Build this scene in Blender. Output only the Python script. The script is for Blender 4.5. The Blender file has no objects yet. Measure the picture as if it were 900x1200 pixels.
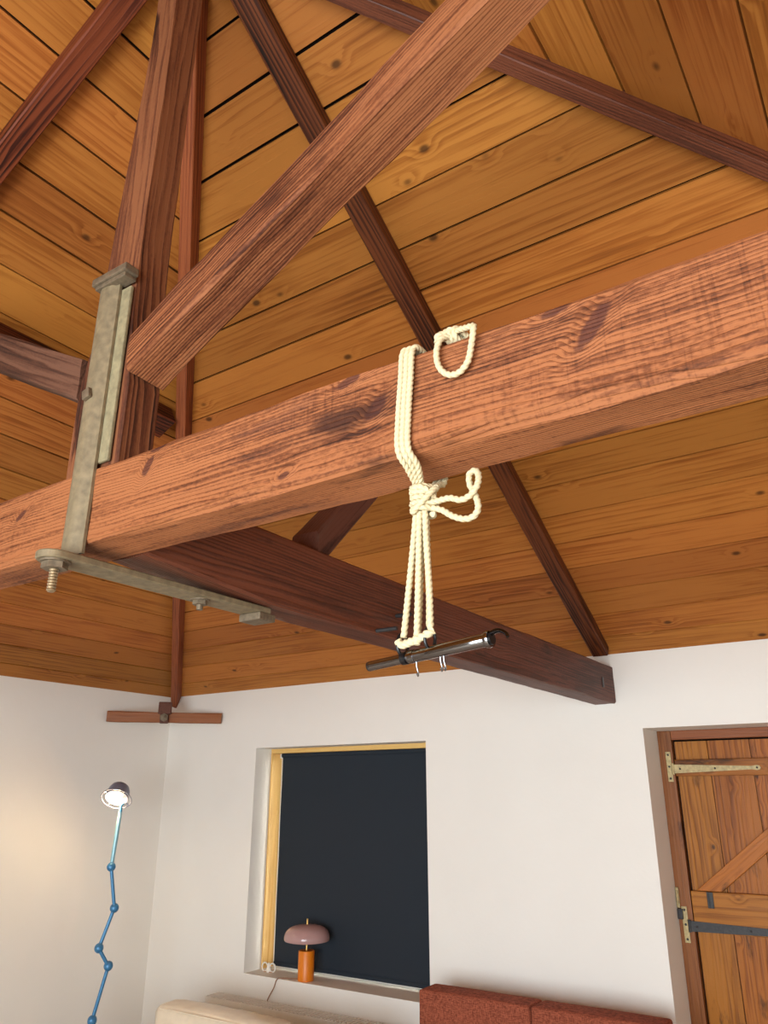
import bpy, bmesh, math, random
from mathutils import Vector, Matrix, noise

S = bpy.context.scene
COL = S.collection
PI = math.pi
R = random.Random(7)

# ------------------------------------------------------------------ camera, world, lights, exposure
W, L, ZW, ZA = 3.4646, 3.2, 2.3464, 4.1003     # half room in x and y, eaves height, apex height
RISE = ZA - ZW
cam_d = bpy.data.cameras.new('camera'); cam = bpy.data.objects.new('camera', cam_d); COL.objects.link(cam)
yaw, pitch, roll = .5962, .3556, .0005
fw = Vector((-math.sin(yaw)*math.cos(pitch), math.cos(yaw)*math.cos(pitch), math.sin(pitch)))
rt = Vector((math.cos(yaw), math.sin(yaw), 0)); up = rt.cross(fw)
rt, up = math.cos(roll)*rt + math.sin(roll)*up, -math.sin(roll)*rt + math.cos(roll)*up
cam.matrix_world = Matrix(((rt.x, up.x, -fw.x, 1.38368), (rt.y, up.y, -fw.y, -.96544), (rt.z, up.z, -fw.z, 1.62), (0, 0, 0, 1)))
cam_d.sensor_fit = 'VERTICAL'; cam_d.sensor_height = 36; cam_d.lens = 895.28/1200*36
cam_d.clip_start = .02
S.camera = cam

world = bpy.data.worlds.new('daylight'); S.world = world; world.use_nodes = True
bg = world.node_tree.nodes['Background']; bg.inputs[0].default_value = (.75, .87, 1, 1); bg.inputs[1].default_value = 1.6

sun_d = bpy.data.lights.new('sun', 'SUN'); sun_d.energy = 14; sun_d.angle = math.radians(1); sun_d.color = (1, .9, .75)
sun = bpy.data.objects.new('sun', sun_d); COL.objects.link(sun)
sun.rotation_euler = Vector((-.75, -.85, -.50)).to_track_quat('-Z', 'Y').to_euler()

def area(name, loc, target, sx, sy, energy, color):
    d = bpy.data.lights.new(name, 'AREA'); d.shape = 'RECTANGLE'; d.size = sx; d.size_y = sy; d.energy = energy; d.color = color
    o = bpy.data.objects.new(name, d); COL.objects.link(o); o.location = loc
    o.rotation_euler = (Vector(target)-Vector(loc)).to_track_quat('-Z', 'Y').to_euler()
    return o
area('daylight_patio_window', (.9, -3.26, 1.12), (.9, 0, 1.12), 3.5, 2.0, 300, (.86, .95, 1))
area('daylight_blind_window', (-1.83, L+.42, 1.25), (-1.83, 0, 1.25), 1.5, 1.5, 160, (1, .93, .8))

S.view_settings.view_transform = 'Standard'; S.view_settings.look = 'None'
S.view_settings.gamma = 1; S.view_settings.use_curve_mapping = False
S.view_settings.exposure = 0.0
S.cycles.max_bounces = 10; S.cycles.diffuse_bounces = 6; S.cycles.use_denoising = True

# ------------------------------------------------------------------ node helpers and materials
def srgb(r, g, b):
    f = lambda c: c/12.92 if c <= .04045 else ((c+.055)/1.055)**2.4
    return (f(r/255), f(g/255), f(b/255), 1)

class NT:
    def __init__(s, name):
        s.m = bpy.data.materials.new(name); s.m.use_nodes = True; s.t = s.m.node_tree
        s.p = s.t.nodes['Principled BSDF']
    def n(s, typ, **kw):
        nd = s.t.nodes.new(typ)
        for k, v in kw.items(): setattr(nd, k, v)
        return nd
    def put(s, sock, v):
        if isinstance(v, bpy.types.NodeSocket): s.t.links.new(v, sock)
        else: sock.default_value = v
    def math(s, op, a, b=0., c=None, clamp=False):
        nd = s.n('ShaderNodeMath', operation=op); nd.use_clamp = clamp
        s.put(nd.inputs[0], a); s.put(nd.inputs[1], b)
        if c is not None: s.put(nd.inputs[2], c)
        return nd.outputs[0]
    def vmul(s, v, k):
        nd = s.n('ShaderNodeVectorMath', operation='MULTIPLY'); s.put(nd.inputs[0], v); s.put(nd.inputs[1], k); return nd.outputs[0]
    def noise(s, v, scale=1., detail=2., w=None, rough=.5):
        nd = s.n('ShaderNodeTexNoise'); nd.noise_dimensions = '4D' if w is not None else '3D'
        s.put(nd.inputs['Vector'], v); s.put(nd.inputs['Scale'], scale); s.put(nd.inputs['Detail'], detail); s.put(nd.inputs['Roughness'], rough)
        if w is not None: s.put(nd.inputs['W'], w)
        return nd.outputs[0]
    def step(s, v, a, b):
        nd = s.n('ShaderNodeMapRange', interpolation_type='SMOOTHSTEP'); s.put(nd.inputs[0], v); s.put(nd.inputs[1], a); s.put(nd.inputs[2], b); return nd.outputs[0]
    def mix(s, f, a, b):
        nd = s.n('ShaderNodeMix', data_type='RGBA'); s.put(nd.inputs[0], f); s.put(nd.inputs[6], a); s.put(nd.inputs[7], b); return nd.outputs[2]
    def bump(s, h, strength=.3, dist=.002):
        nd = s.n('ShaderNodeBump'); nd.inputs['Strength'].default_value = strength; nd.inputs['Distance'].default_value = dist
        s.put(nd.inputs['Height'], h); s.put(s.p.inputs['Normal'], nd.outputs[0])

def wood(name, light, mid, dark, src='OBJECT', freq=60, warp=2.2, ringamt=.75, fib=.5, blotch=.6, knots=.5, kscale=(3, 7), stain=0., staincol=(20, 12, 9), rough=.55, bump=.35, spec=.2, stain2=None, marks=(), kr=(.115, .05), speck=0., saws=0.):
    T = NT(name)
    if src == 'OBJECT':
        tc = T.n('ShaderNodeTexCoord').outputs['Object']
        oi = T.n('ShaderNodeObjectInfo').outputs['Random']
        w = T.math('MULTIPLY', oi, 40.)
        sep = T.n('ShaderNodeSeparateXYZ'); T.put(sep.inputs[0], tc)
        y = T.math('ADD', sep.outputs[1], .13); z = T.math('ADD', sep.outputs[2], .09)
        v = T.math('SQRT', T.math('ADD', T.math('MULTIPLY', y, y), T.math('MULTIPLY', z, z)))
        rnd = oi
    else:
        tc = T.n('ShaderNodeUVMap', uv_map='UVMap').outputs[0]
        at = T.n('ShaderNodeAttribute', attribute_name='board').outputs['Fac']
        rnd = at
        w = T.math('MULTIPLY', at, 40.)
        sep = T.n('ShaderNodeSeparateXYZ'); T.put(sep.inputs[0], tc)
        v = sep.outputs[1]
    wl = T.noise(T.vmul(tc, (.55, 3.4, 3.4)), 1, 1.5, w)
    wf = T.noise(T.vmul(tc, (4, 14, 14)), 1, 2, w)
    vo = T.n('ShaderNodeTexVoronoi'); vo.voronoi_dimensions = '3D'
    cw = T.n('ShaderNodeCombineXYZ'); [T.put(cw.inputs[i], w) for i in range(3)]; va = T.n('ShaderNodeVectorMath', operation='ADD'); T.put(va.inputs[0], T.vmul(tc, (kscale[0], kscale[1], kscale[1]))); T.put(va.inputs[1], cw.outputs[0]); T.put(vo.inputs['Vector'], va.outputs[0]); vo.inputs['Scale'].default_value = 1
    kd = vo.outputs['Distance']
    ksel = T.n('ShaderNodeSeparateColor'); T.put(ksel.inputs[0], vo.outputs['Color'])
    kon = T.math('LESS_THAN', ksel.outputs[0], knots)
    kswirl = T.math('MULTIPLY', T.step(kd, .36, .0), kon)
    mk = None
    for (mx, mz, ma, mb, mr) in marks:
        dx = T.math('SUBTRACT', sep.outputs[0], mx); dz = T.math('SUBTRACT', sep.outputs[2], mz); ca, sa = math.cos(mr), math.sin(mr)
        e1 = T.math('MULTIPLY', T.math('ADD', T.math('MULTIPLY', dx, ca), T.math('MULTIPLY', dz, sa)), 1/ma)
        e2 = T.math('MULTIPLY', T.math('SUBTRACT', T.math('MULTIPLY', dz, ca), T.math('MULTIPLY', dx, sa)), 1/mb)
        q = T.math('SQRT', T.math('ADD', T.math('MULTIPLY', e1, e1), T.math('MULTIPLY', e2, e2)))
        mk = q if mk is None else T.math('MINIMUM', mk, q)
    val = T.math('ADD', T.math('MULTIPLY', v, freq), T.math('MULTIPLY', wl, warp*3))
    val = T.math('ADD', val, T.math('MULTIPLY', wf, warp*.15))
    wj = T.noise(T.vmul(tc, (1.1, 26, 26)), 1, 2, w)
    val = T.math('ADD', val, T.math('MULTIPLY', wj, 2.6))
    if mk is not None: val = T.math('ADD', val, T.math('MULTIPLY', T.step(mk, 3.0, .5), 2.2))
    val = T.math('ADD', val, T.math('MULTIPLY', kswirl, 1.5))
    fr = T.math('FRACT', val)
    ring = T.math('MULTIPLY', T.step(fr, .15, .85), T.step(fr, 1.0, .88))
    fi = T.noise(T.vmul(tc, (5, 160, 160)), 1, 3, w)
    fi2 = T.noise(T.vmul(tc, (2.2, 45, 45)), 1, 2, w)
    bl = T.noise(T.vmul(tc, (1.3, 4, 4)), 1, 3, w)
    patch = T.step(T.noise(T.vmul(tc, (.9, 7, 7)), 1, 2, w), .3, .7)
    amt = T.math('MULTIPLY', ring, T.math('MULTIPLY', T.math('ADD', patch, .25), ringamt))
    strk = T.step(T.noise(T.vmul(tc, (2.2, 85, 85)), 1, 4, w, .65), .5, .72)
    amt = T.math('ADD', amt, T.math('MULTIPLY', strk, fib*.5))
    amt = T.math('ADD', amt, T.math('MULTIPLY', T.math('SUBTRACT', fi, .5), fib*1.6))
    amt = T.math('ADD', amt, T.math('MULTIPLY', T.math('SUBTRACT', fi2, .5), fib*1.2))
    if saws:
        sm = T.step(T.noise(T.vmul(tc, (210, 7, 7)), 1, 2, w), .5, .68); sp = T.step(T.noise(T.vmul(tc, (3, 8, 8)), 1, 2, T.math('ADD', w, 3.)), .42, .66)
        amt = T.math('ADD', amt, T.math('MULTIPLY', T.math('MULTIPLY', sm, sp), saws))
    if speck: amt = T.math('ADD', amt, T.math('MULTIPLY', T.math('SUBTRACT', T.noise(T.vmul(tc, (90, 210, 210)), 1, 3, w, .6), .5), speck*3))
    amt = T.math('ADD', amt, T.math('MULTIPLY', T.math('SUBTRACT', bl, .5), blotch*1.6), clamp=True)
    c = T.n('ShaderNodeValToRGB'); e = c.color_ramp.elements
    e[0].position = .05; e[0].color = srgb(*light); e[1].position = 1; e[1].color = srgb(*dark)
    m = e.new(.45); m.color = srgb(*mid)
    T.put(c.inputs[0], amt)
    col = c.outputs[0]
    # board to board variation
    hs = T.n('ShaderNodeHueSaturation'); T.put(hs.inputs['Color'], col)
    T.put(hs.inputs['Value'], T.math('ADD', T.math('MULTIPLY', T.math('FRACT', T.math('MULTIPLY', rnd, 91.7)), .34), .83))
    T.put(hs.inputs['Hue'], T.math('ADD', T.math('MULTIPLY', T.math('FRACT', T.math('MULTIPLY', rnd, 37.3)), .014), .493))
    col = hs.outputs[0]
    kk = T.math('MULTIPLY', T.step(kd, *kr), kon)
    col = T.mix(T.math('MULTIPLY', kk, .78), col, srgb(*[x*.42 for x in dark]))
    if mk is not None:
        edge = T.math('ADD', mk, T.math('MULTIPLY', T.math('SUBTRACT', T.noise(T.vmul(tc, (60, 60, 60)), 1, 3), .5), 1.1))
        col = T.mix(T.math('MULTIPLY', T.step(edge, 1.25, .75), .8), col, srgb(70, 38, 32))
    if stain > 0:
        sn = T.noise(T.vmul(tc, (2.6, 9, 9)), 1, 5, w, .65)
        col = T.mix(T.math('MULTIPLY', T.step(sn, .66-stain*.2, .76-stain*.16), .8), col, srgb(*staincol))
    if stain2:
        sn = T.noise(T.vmul(tc, (1.7, 12, 12)), 1.3, 5, T.math('ADD', w, 9.), .7)
        col = T.mix(T.math('MULTIPLY', T.step(sn, .55, .75), .45), col, srgb(*stain2))
    T.put(T.p.inputs['Base Color'], col)
    T.put(T.p.inputs['Roughness'], T.math('ADD', T.math('MULTIPLY', fi, .2), rough-.1))
    T.p.inputs['Specular IOR Level'].default_value = spec
    saw = T.noise(T.vmul(tc, (70, 6, 6)), 1, 2)
    h = T.math('ADD', T.math('MULTIPLY', fi, .6), T.math('MULTIPLY', ring, .5))
    h = T.math('ADD', h, T.math('MULTIPLY', saw, .25))
    T.bump(h, bump, .0025)
    return T.m

def plain(name, col, rough=.5, metal=0., var=.06, nscale=30, bump=0., spec=.5, **kw):
    T = NT(name)
    tc = T.n('ShaderNodeTexCoord').outputs['Object']
    n1 = T.noise(tc, nscale, 4)
    a = srgb(*[min(255, x*(1+var)) for x in col]); b = srgb(*[x*(1-var) for x in col])
    T.put(T.p.inputs['Base Color'], T.mix(n1, b, a))
    T.p.inputs['Roughness'].default_value = rough; T.p.inputs['Metallic'].default_value = metal
    T.p.inputs['Specular IOR Level'].default_value = spec
    if bump: T.bump(n1, bump, .002)
    for k, v in kw.items(): T.p.inputs[k.replace('_', ' ')].default_value = v
    return T.m

M = {}
M['boards'] = wood('ceiling boards pine', (168, 104, 46), (144, 82, 32), (96, 50, 20), 'UV', freq=30, warp=1.3, ringamt=.36, fib=.5, blotch=.85, knots=.8, kscale=(4.2, 6.5), rough=.55, bump=.2, spec=.15, kr=(.12, .04))
M['gap'] = plain('ceiling felt and door gap black', (22, 15, 10), .9, spec=.1)
M['beam'] = wood('old red beam', (146, 88, 58), (114, 62, 40), (66, 32, 21), freq=150, warp=1.2, ringamt=.5, fib=1., blotch=1., knots=.12, kscale=(2., 6), stain=.44, staincol=(52, 28, 21), rough=.65, bump=.6, spec=.12, stain2=(96, 64, 50), speck=.3)
KN = [(1.118, .03, .040, .012, .85), (1.065, .074, .024, .009, .3), (.752, .009, .026, .012, .75), (.19, .047, .026, .009, 1.0), (.21, .083, .02, .010, .3), (.70, .078, .03, .008, .3), (-.25, .03, .02, .008, .5), (.556, -.062, .014, .006, .3)]
M['beam_knotty'] = wood('old red beam with long knots', (142, 83, 54), (108, 58, 37), (58, 30, 21), freq=170, warp=1.0, ringamt=.46, fib=1., blotch=1.2, knots=.0, stain=.46, staincol=(48, 27, 22), rough=.65, bump=.75, spec=.12, stain2=(92, 60, 49), marks=KN, speck=.45, saws=.24)
M['post'] = wood('king post timber', (136, 86, 54), (104, 60, 38), (52, 29, 19), freq=75, warp=2.6, ringamt=.75, fib=.8, blotch=.8, knots=.1, stain=.35, staincol=(46, 26, 19), rough=.65, bump=.5, spec=.2, speck=.2)
M['beam_dark'] = wood('dark red beam', (110, 58, 40), (84, 42, 29), (46, 24, 17), freq=120, warp=1.2, ringamt=.42, fib=.8, blotch=.9, knots=.3, kscale=(2., 6), stain=.4, staincol=(34, 19, 15), rough=.52, bump=.5, spec=.3, stain2=(80, 60, 52), speck=.2)
M['rafter'] = wood('dark stained rafter', (108, 55, 29), (76, 35, 19), (31, 16, 10), freq=60, warp=2.4, ringamt=.75, fib=.7, blotch=.7, knots=.1, stain=.3, staincol=(26, 14, 10), rough=.5, bump=.4)
M['rafter_light'] = wood('red brown rafter', (142, 80, 46), (114, 58, 33), (64, 32, 19), freq=70, warp=1.8, ringamt=.45, fib=.7, blotch=.7, knots=.1, stain=.3, staincol=(44, 25, 18), rough=.55, bump=.35)
M['weathered'] = wood('weathered dark timber', (104, 68, 54), (82, 50, 39), (50, 30, 25), freq=90, warp=1.6, ringamt=.4, fib=.8, blotch=.9, knots=.1, stain=.4, staincol=(40, 28, 25), rough=.65, bump=.5, stain2=(98, 78, 68), speck=.2)
M['door'] = wood('old pine door', (164, 100, 40), (136, 78, 29), (84, 46, 20), freq=34, warp=1.6, ringamt=.4, fib=.5, blotch=.8, knots=.8, kscale=(6, 9), stain=.4, staincol=(40, 25, 17), rough=.42, bump=.3, spec=.15)
M['door_planks'] = wood('old pine door planks', (160, 97, 38), (132, 75, 28), (80, 44, 19), 'UV', freq=34, warp=1.6, ringamt=.4, fib=.5, blotch=.9, knots=.9, kscale=(6, 9), stain=.48, staincol=(36, 24, 17), rough=.42, bump=.3, spec=.15)
M['frame'] = wood('door frame timber', (144, 88, 50), (118, 68, 37), (78, 42, 24), freq=50, warp=1.5, ringamt=.4, fib=.6, blotch=.7, knots=.2, stain=.32, staincol=(54, 30, 20), rough=.45, bump=.3)
M['pine'] = wood('window lining pine', (232, 188, 118), (220, 168, 96), (176, 118, 60), freq=40, warp=1.4, ringamt=.45, fib=.4, blotch=.4, knots=.3, kscale=(4, 8), rough=.5, bump=.2)
M['floor'] = wood('floor boards', (190, 178, 160), (176, 162, 142), (144, 128, 110), 'UV', freq=34, warp=1.6, ringamt=.4, fib=.4, blotch=.4, knots=.2, rough=.4, bump=.15)

def plaster():
    T = NT('white plaster')
    tc = T.n('ShaderNodeTexCoord').outputs['Object']
    big = T.noise(tc, 1.6, 4); fine = T.noise(tc, 55, 5); mid = T.noise(tc, 9, 3)
    T.put(T.p.inputs['Base Color'], T.mix(big, srgb(228, 224, 216), srgb(238, 235, 228)))
    T.p.inputs['Roughness'].default_value = .85; T.p.inputs['Specular IOR Level'].default_value = .2
    T.bump(T.math('ADD', T.math('MULTIPLY', fine, .35), mid), .35, .004)
    return T.m
M['plaster'] = plaster()
M['strap'] = plain('painted iron strap', (112, 98, 74), .65, .1, .32, 55, .5)
M['strap_light'] = plain('pale painted iron', (128, 118, 90), .6, .05, .28, 60, .4)
M['iron'] = plain('rusty dark iron', (104, 90, 72), .6, .4, .35, 80, .6)
M['thread'] = plain('steel thread', (170, 150, 120), .4, .8, .2, 80)
M['brass'] = plain('worn brass hinge', (158, 140, 98), .5, .2, .3, 70, .4)
M['black_iron'] = plain('black iron', (44, 42, 42), .5, .3, .35, 90, .6)
M['rope'] = plain('cotton rope', (198, 182, 146), .85, 0, .06, 300, .3, spec=.15)
M['chrome'] = plain('chrome', (140, 142, 148), .07, 1., .02, 5)
M['black_chrome'] = plain('dark chrome', (70, 72, 78), .1, 1., .02, 5)
M['black'] = plain('black coated steel', (18, 18, 20), .3, .2, .1, 20)
M['navy'] = plain('dark navy blind cloth', (33, 41, 50), .75, 0, .08, 400, 0, spec=.3)
M['orange'] = plain('orange lacquer', (222, 122, 10), .4, 0, .02, 20)
M['pink'] = plain('glossy dusty pink enamel', (176, 140, 136), .12, 0, .02, 10)
M['gold'] = plain('brushed brass rod', (214, 176, 104), .3, .9, .05, 40)
M['blue'] = plain('blue enamel', (62, 124, 168), .3, .2, .06, 40)
M['pale_blue'] = plain('pale blue enamel', (140, 186, 200), .3, .2, .06, 40)
M['shade_grey'] = plain('grey blue enamel', (120, 124, 142), .3, .3, .05, 40)
M['shade_in'] = plain('white reflector', (240, 236, 225), .4)
M['white'] = plain('white paint', (232, 228, 218), .5, 0, .03, 30)
M['cream'] = plain('cream leather', (224, 210, 186), .32, 0, .07, 14, .5)
M['cord'] = plain('brown flex', (150, 110, 84), .6)
M['wood_small'] = plain('small pale wood', (170, 130, 90), .6, 0, .15, 60)
def emis(name, col, s):
    T = NT(name); T.p.inputs['Emission Color'].default_value = col; T.p.inputs['Emission Strength'].default_value = s
    T.p.inputs['Base Color'].default_value = col; return T.m
M['bulb'] = emis('lit bulb', (1, .76, .42, 1), 2.6)
def fabric():
    T = NT('rust red woven fabric')
    tc = T.n('ShaderNodeTexCoord').outputs['Object']
    a = T.noise(T.vmul(tc, (60, 60, 420)), 1, 2); b = T.noise(T.vmul(tc, (420, 420, 60)), 1, 2)
    f = T.math('MULTIPLY', T.math('ADD', a, b), .5); f = T.step(f, .35, .65)
    T.put(T.p.inputs['Base Color'], T.mix(f, srgb(106, 52, 36), srgb(166, 92, 68)))
    T.p.inputs['Roughness'].default_value = .9; T.p.inputs['Specular IOR Level'].default_value = .15
    T.bump(f, .5, .002); return T.m
M['red'] = fabric()
def glassm():
    T = NT('window glass'); t = T.t; out = t.nodes['Material Output']
    tr = T.n('ShaderNodeBsdfTransparent'); gl = T.n('ShaderNodeBsdfGlossy'); gl.inputs['Roughness'].default_value = .02
    fr = T.n('ShaderNodeFresnel'); fr.inputs[0].default_value = 1.45; mx = T.n('ShaderNodeMixShader')
    t.links.new(fr.outputs[0], mx.inputs[0]); t.links.new(tr.outputs[0], mx.inputs[1]); t.links.new(gl.outputs[0], mx.inputs[2]); t.links.new(mx.outputs[0], out.inputs[0])
    return T.m
M['glass'] = glassm()

# ------------------------------------------------------------------ object helpers
def obj(name, bm, mat, parent=None, smooth=None, mw=None):
    me = bpy.data.meshes.new(name); bm.normal_update(); bm.to_mesh(me); bm.free()
    for m in (mat if isinstance(mat, (list, tuple)) else [mat]): me.materials.append(M[m])
    if smooth is not None:
        for p in me.polygons: p.use_smooth = True
        me.set_sharp_from_angle(angle=math.radians(smooth))
    o = bpy.data.objects.new(name, me); COL.objects.link(o)
    mw = mw.copy() if mw is not None else Matrix.Identity(4)
    if parent is not None:
        o.parent = parent; o.matrix_parent_inverse = WM[parent.name].inverted()
    o.matrix_basis = mw; WM[o.name] = mw          # every part is placed in world space
    return o
WM = {}
def tag(o, label=None, cat=None, group=None, kind=None):
    if label: o['label'] = label
    if cat: o['category'] = cat
    if group: o['group'] = group
    if kind: o['kind'] = kind
    return o
def thing(name, loc, label, cat, group=None, rz=0):
    o = bpy.data.objects.new(name, None); COL.objects.link(o); o.empty_display_size = .1
    o.matrix_basis = Matrix.Translation(loc) @ Matrix.Rotation(rz, 4, 'Z'); WM[o.name] = o.matrix_basis.copy()
    return tag(o, label, cat, group)
def box(bm, a, b, bev=0., seg=2, mi=0):
    x0, y0, z0 = a; x1, y1, z1 = b
    v = [bm.verts.new((x, y, z)) for x in (x0, x1) for y in (y0, y1) for z in (z0, z1)]
    fs = [bm.faces.new([v[i] for i in q]) for q in ((0, 1, 3, 2), (4, 6, 7, 5), (0, 4, 5, 1), (2, 3, 7, 6), (0, 2, 6, 4), (1, 5, 7, 3))]
    for f in fs: f.material_index = mi
    if bev:
        es = list({e for f in fs for e in f.edges})
        bmesh.ops.bevel(bm, geom=es, offset=bev, segments=seg, affect='EDGES', profile=.6)
    return bm
def boxbm(a, b, bev=0., seg=2):
    return box(bmesh.new(), a, b, bev, seg)
def frame_of(d, upv):
    x = Vector(d).normalized(); z = Vector(upv); z = (z - x*z.dot(x)).normalized(); y = z.cross(x)
    return x, y, z
def mat_of(o, x, y, z):
    return Matrix(((x[0], y[0], z[0], o[0]), (x[1], y[1], z[1], o[1]), (x[2], y[2], z[2], o[2]), (0, 0, 0, 1)))
def timber(name, p0, p1, upv, ext, mat, parent=None, cham=.006, rough=.003, k0=0., k1=0., seed=0, step=.05, wane=None):
    """hewn timber from p0 to p1; ext = (ymin,ymax,zmin,zmax) or a function of distance along it"""
    p0 = Vector(p0); p1 = Vector(p1); Ln = (p1-p0).length
    x, y, z = frame_of(p1-p0, upv); mid = (p0+p1)/2
    n = max(6, int(Ln/step)); bm = bmesh.new(); rings = []
    K = 5
    for i in range(n+1):
        s = Ln*i/n
        e = ext(s) if callable(ext) else ext
        ring = []
        cs = [(e[0], e[2]), (e[1], e[2]), (e[1], e[3]), (e[0], e[3])]
        for j in range(4):
            a = Vector(cs[j]); b = Vector(cs[(j+1) % 4]); dd = (b-a); ln = dd.length; dd /= ln
            nn = Vector((dd.y, -dd.x))
            def ch(c):
                q = noise.noise(Vector((s*2.3, c*7.7+seed, seed*1.3)))
                q2 = noise.noise(Vector((s*11, c*3.1+seed, 4.2)))
                v = cham*(1+.9*q+.4*q2)
                if wane and wane[0] == c: v += wane[1]*max(0, noise.noise(Vector((s*wane[2]+seed, 1.1, seed)))+.15)
                return max(.0015, min(v, .4*ln))
            ca, cb = ch(j), ch((j+1) % 4)
            for k in range(K):
                t = ca + (ln-ca-cb)*k/(K-1)
                q = a + dd*t
                off = rough*(noise.noise(Vector((s*3.1, j*9.3+t*14, seed*2.7))) + .45*noise.noise(Vector((s*13, j*5.3+t*30, seed*1.7))))
                q = q + nn*off
                xs = s - Ln/2
                u = i/n
                xs += (1-u)*k0*q.y + u*k1*q.y
                ring.append(bm.verts.new((xs, q.x, q.y)))
        rings.append(ring)
    m = 4*K
    for i in range(n):
        for j in range(m):
            bm.faces.new((rings[i][j], rings[i][(j+1) % m], rings[i+1][(j+1) % m], rings[i+1][j]))
    bm.faces.new(rings[0][::-1]); bm.faces.new(rings[-1])
    bmesh.ops.recalc_face_normals(bm, faces=bm.faces)
    return obj(name, bm, mat, parent, 32, mat_of(mid, x, y, z))
def lathe(bm, prof, seg=32, c=(0, 0, 0), cap=True, mi=0):
    rings = []
    for r, z in prof:
        rings.append([bm.verts.new((c[0]+r*math.cos(2*PI*k/seg), c[1]+r*math.sin(2*PI*k/seg), c[2]+z)) for k in range(seg)])
    fs = []
    for a, b in zip(rings, rings[1:]):
        for k in range(seg):
            fs.append(bm.faces.new((a[k], a[(k+1) % seg], b[(k+1) % seg], b[k])))
    if cap:
        fs.append(bm.faces.new(rings[0][::-1])); fs.append(bm.faces.new(rings[-1]))
    for f in fs: f.material_index = mi
    return bm
def cat_rom(P, step, closed=False):
    P = [Vector(p) for p in P]; out = []
    n = len(P)
    rng = range(n) if closed else range(n-1)
    for i in rng:
        g = (lambda k: P[k % n]) if closed else (lambda k: P[max(0, min(n-1, k))])
        a, b, c, d = g(i-1), g(i), g(i+1), g(i+2)
        m = max(2, int((c-b).length/step))
        for k in range(m):
            t = k/m
            out.append(.5*((2*b)+(c-a)*t+(2*a-5*b+4*c-d)*t*t+(3*b-a-3*c+d)*t**3))
    if not closed: out.append(P[-1].copy())
    return out
def tube(bm, P, r, seg=10, step=None, closed=False, twist=0., lobes=0, amp=0., cap=True, mi=0):
    """sweep; lobes/twist give a laid rope's strands; r may be a function of 0..1"""
    pts = cat_rom(P, step, closed) if step else [Vector(p) for p in P]
    n = len(pts); rings = []; nrm = None; s = 0
    for i, p in enumerate(pts):
        if closed: t = (pts[(i+1) % n]-pts[i-1]).normalized()
        else: t = (pts[min(n-1, i+1)]-pts[max(0, i-1)]).normalized()
        if nrm is None:
            nrm = t.orthogonal().normalized()
        nrm = (nrm - t*nrm.dot(t)).normalized(); b = t.cross(nrm)
        if i: s += (pts[i]-pts[i-1]).length
        rr = r(i/max(1, n-1)) if callable(r) else r
        ring = []
        for k in range(seg):
            a = 2*PI*k/seg
            q = rr*(1+amp*abs(math.cos(lobes*.5*(a)))-amp*.6) if lobes else rr
            th = a + twist*s
            ring.append(bm.verts.new(p + (nrm*math.cos(th)+b*math.sin(th))*q))
        rings.append(ring)
    prs = list(zip(rings, rings[1:]))
    if closed: prs.append((rings[-1], rings[0]))
    for a, b2 in prs:
        for k in range(seg):
            f = bm.faces.new((a[k], a[(k+1) % seg], b2[(k+1) % seg], b2[k])); f.material_index = mi
    if cap and not closed:
        bm.faces.new(rings[0][::-1]); bm.faces.new(rings[-1])
    return bm
def rope_mb(P, r=.0047, bm=None):
    bm = bm or bmesh.new()
    return tube(bm, P, r, 15, .0018, False, 230., 3, .36)
def cyl(bm, p0, p1, r0, r1=None, seg=16):
    return tube(bm, [p0, p1], (lambda u: r0+( (r1 if r1 is not None else r0)-r0)*u), seg)
def xform(bm, m):
    bmesh.ops.transform(bm, matrix=m, verts=bm.verts); return bm

def add(dst, src, m):
    """append src (transformed) to dst"""
    mp = {v: dst.verts.new(m @ v.co) for v in src.verts}
    for f in src.faces:
        g = dst.faces.new([mp[v] for v in f.verts]); g.material_index = f.material_index
    src.free()
# ------------------------------------------------------------------ room shell
def quad_wall(name, origin, ux, nrm_out, width, height, holes, thick=.3, mat='plaster'):
    """wall face along ux from origin, thickness towards nrm_out, with rectangular holes (x0,x1,z0,z1)"""
    ux = Vector(ux); no = Vector(nrm_out); bm = bmesh.new()
    xs = sorted({0, width, *[h[0] for h in holes], *[h[1] for h in holes]})
    zs = sorted({0, height, *[h[2] for h in holes], *[h[3] for h in holes]})
    def inside(x, z): return any(h[0] < x < h[1] and h[2] < z < h[3] for h in holes)
    cache = {}
    def V(x, z, d):
        k = (round(x, 5), round(z, 5), d)
        if k not in cache: cache[k] = bm.verts.new(Vector(origin)+ux*x+Vector((0, 0, z))+no*d)
        return cache[k]
    solid = {}
    for i in range(len(xs)-1):
        for j in range(len(zs)-1):
            solid[i, j] = not inside((xs[i]+xs[i+1])/2, (zs[j]+zs[j+1])/2)
    for (i, j), s in solid.items():
        if not s: continue
        a, b, c, d = xs[i], xs[i+1], zs[j], zs[j+1]
        for dd in (0, thick): bm.faces.new((V(a, c, dd), V(b, c, dd), V(b, d, dd), V(a, d, dd)))
        for (di, dj, p, q) in ((-1, 0, (a, c), (a, d)), (1, 0, (b, c), (b, d)), (0, -1, (a, c), (b, c)), (0, 1, (a, d), (b, d))):
            if not solid.get((i+di, j+dj), False):
                bm.faces.new((V(*p, 0), V(*q, 0), V(*q, thick), V(*p, thick)))
    bmesh.ops.recalc_face_normals(bm, faces=bm.faces)
    return tag(obj(name, bm, mat), kind='structure')
WX0, WX1, WZ0, WZ1 = -2.5334, -1.1344, .549, 1.9345     # window opening
DX0, DX1, DZ1 = .185, 1.16, 1.95                        # door opening
quad_wall('wall_back', (-W-.3, L, 0), (1, 0, 0), (0, 1, 0), 2*W+.6, ZW, [(WX0+W+.3, WX1+W+.3, WZ0, WZ1), (DX0+W+.3, DX1+W+.3, 0, DZ1)])
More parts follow.
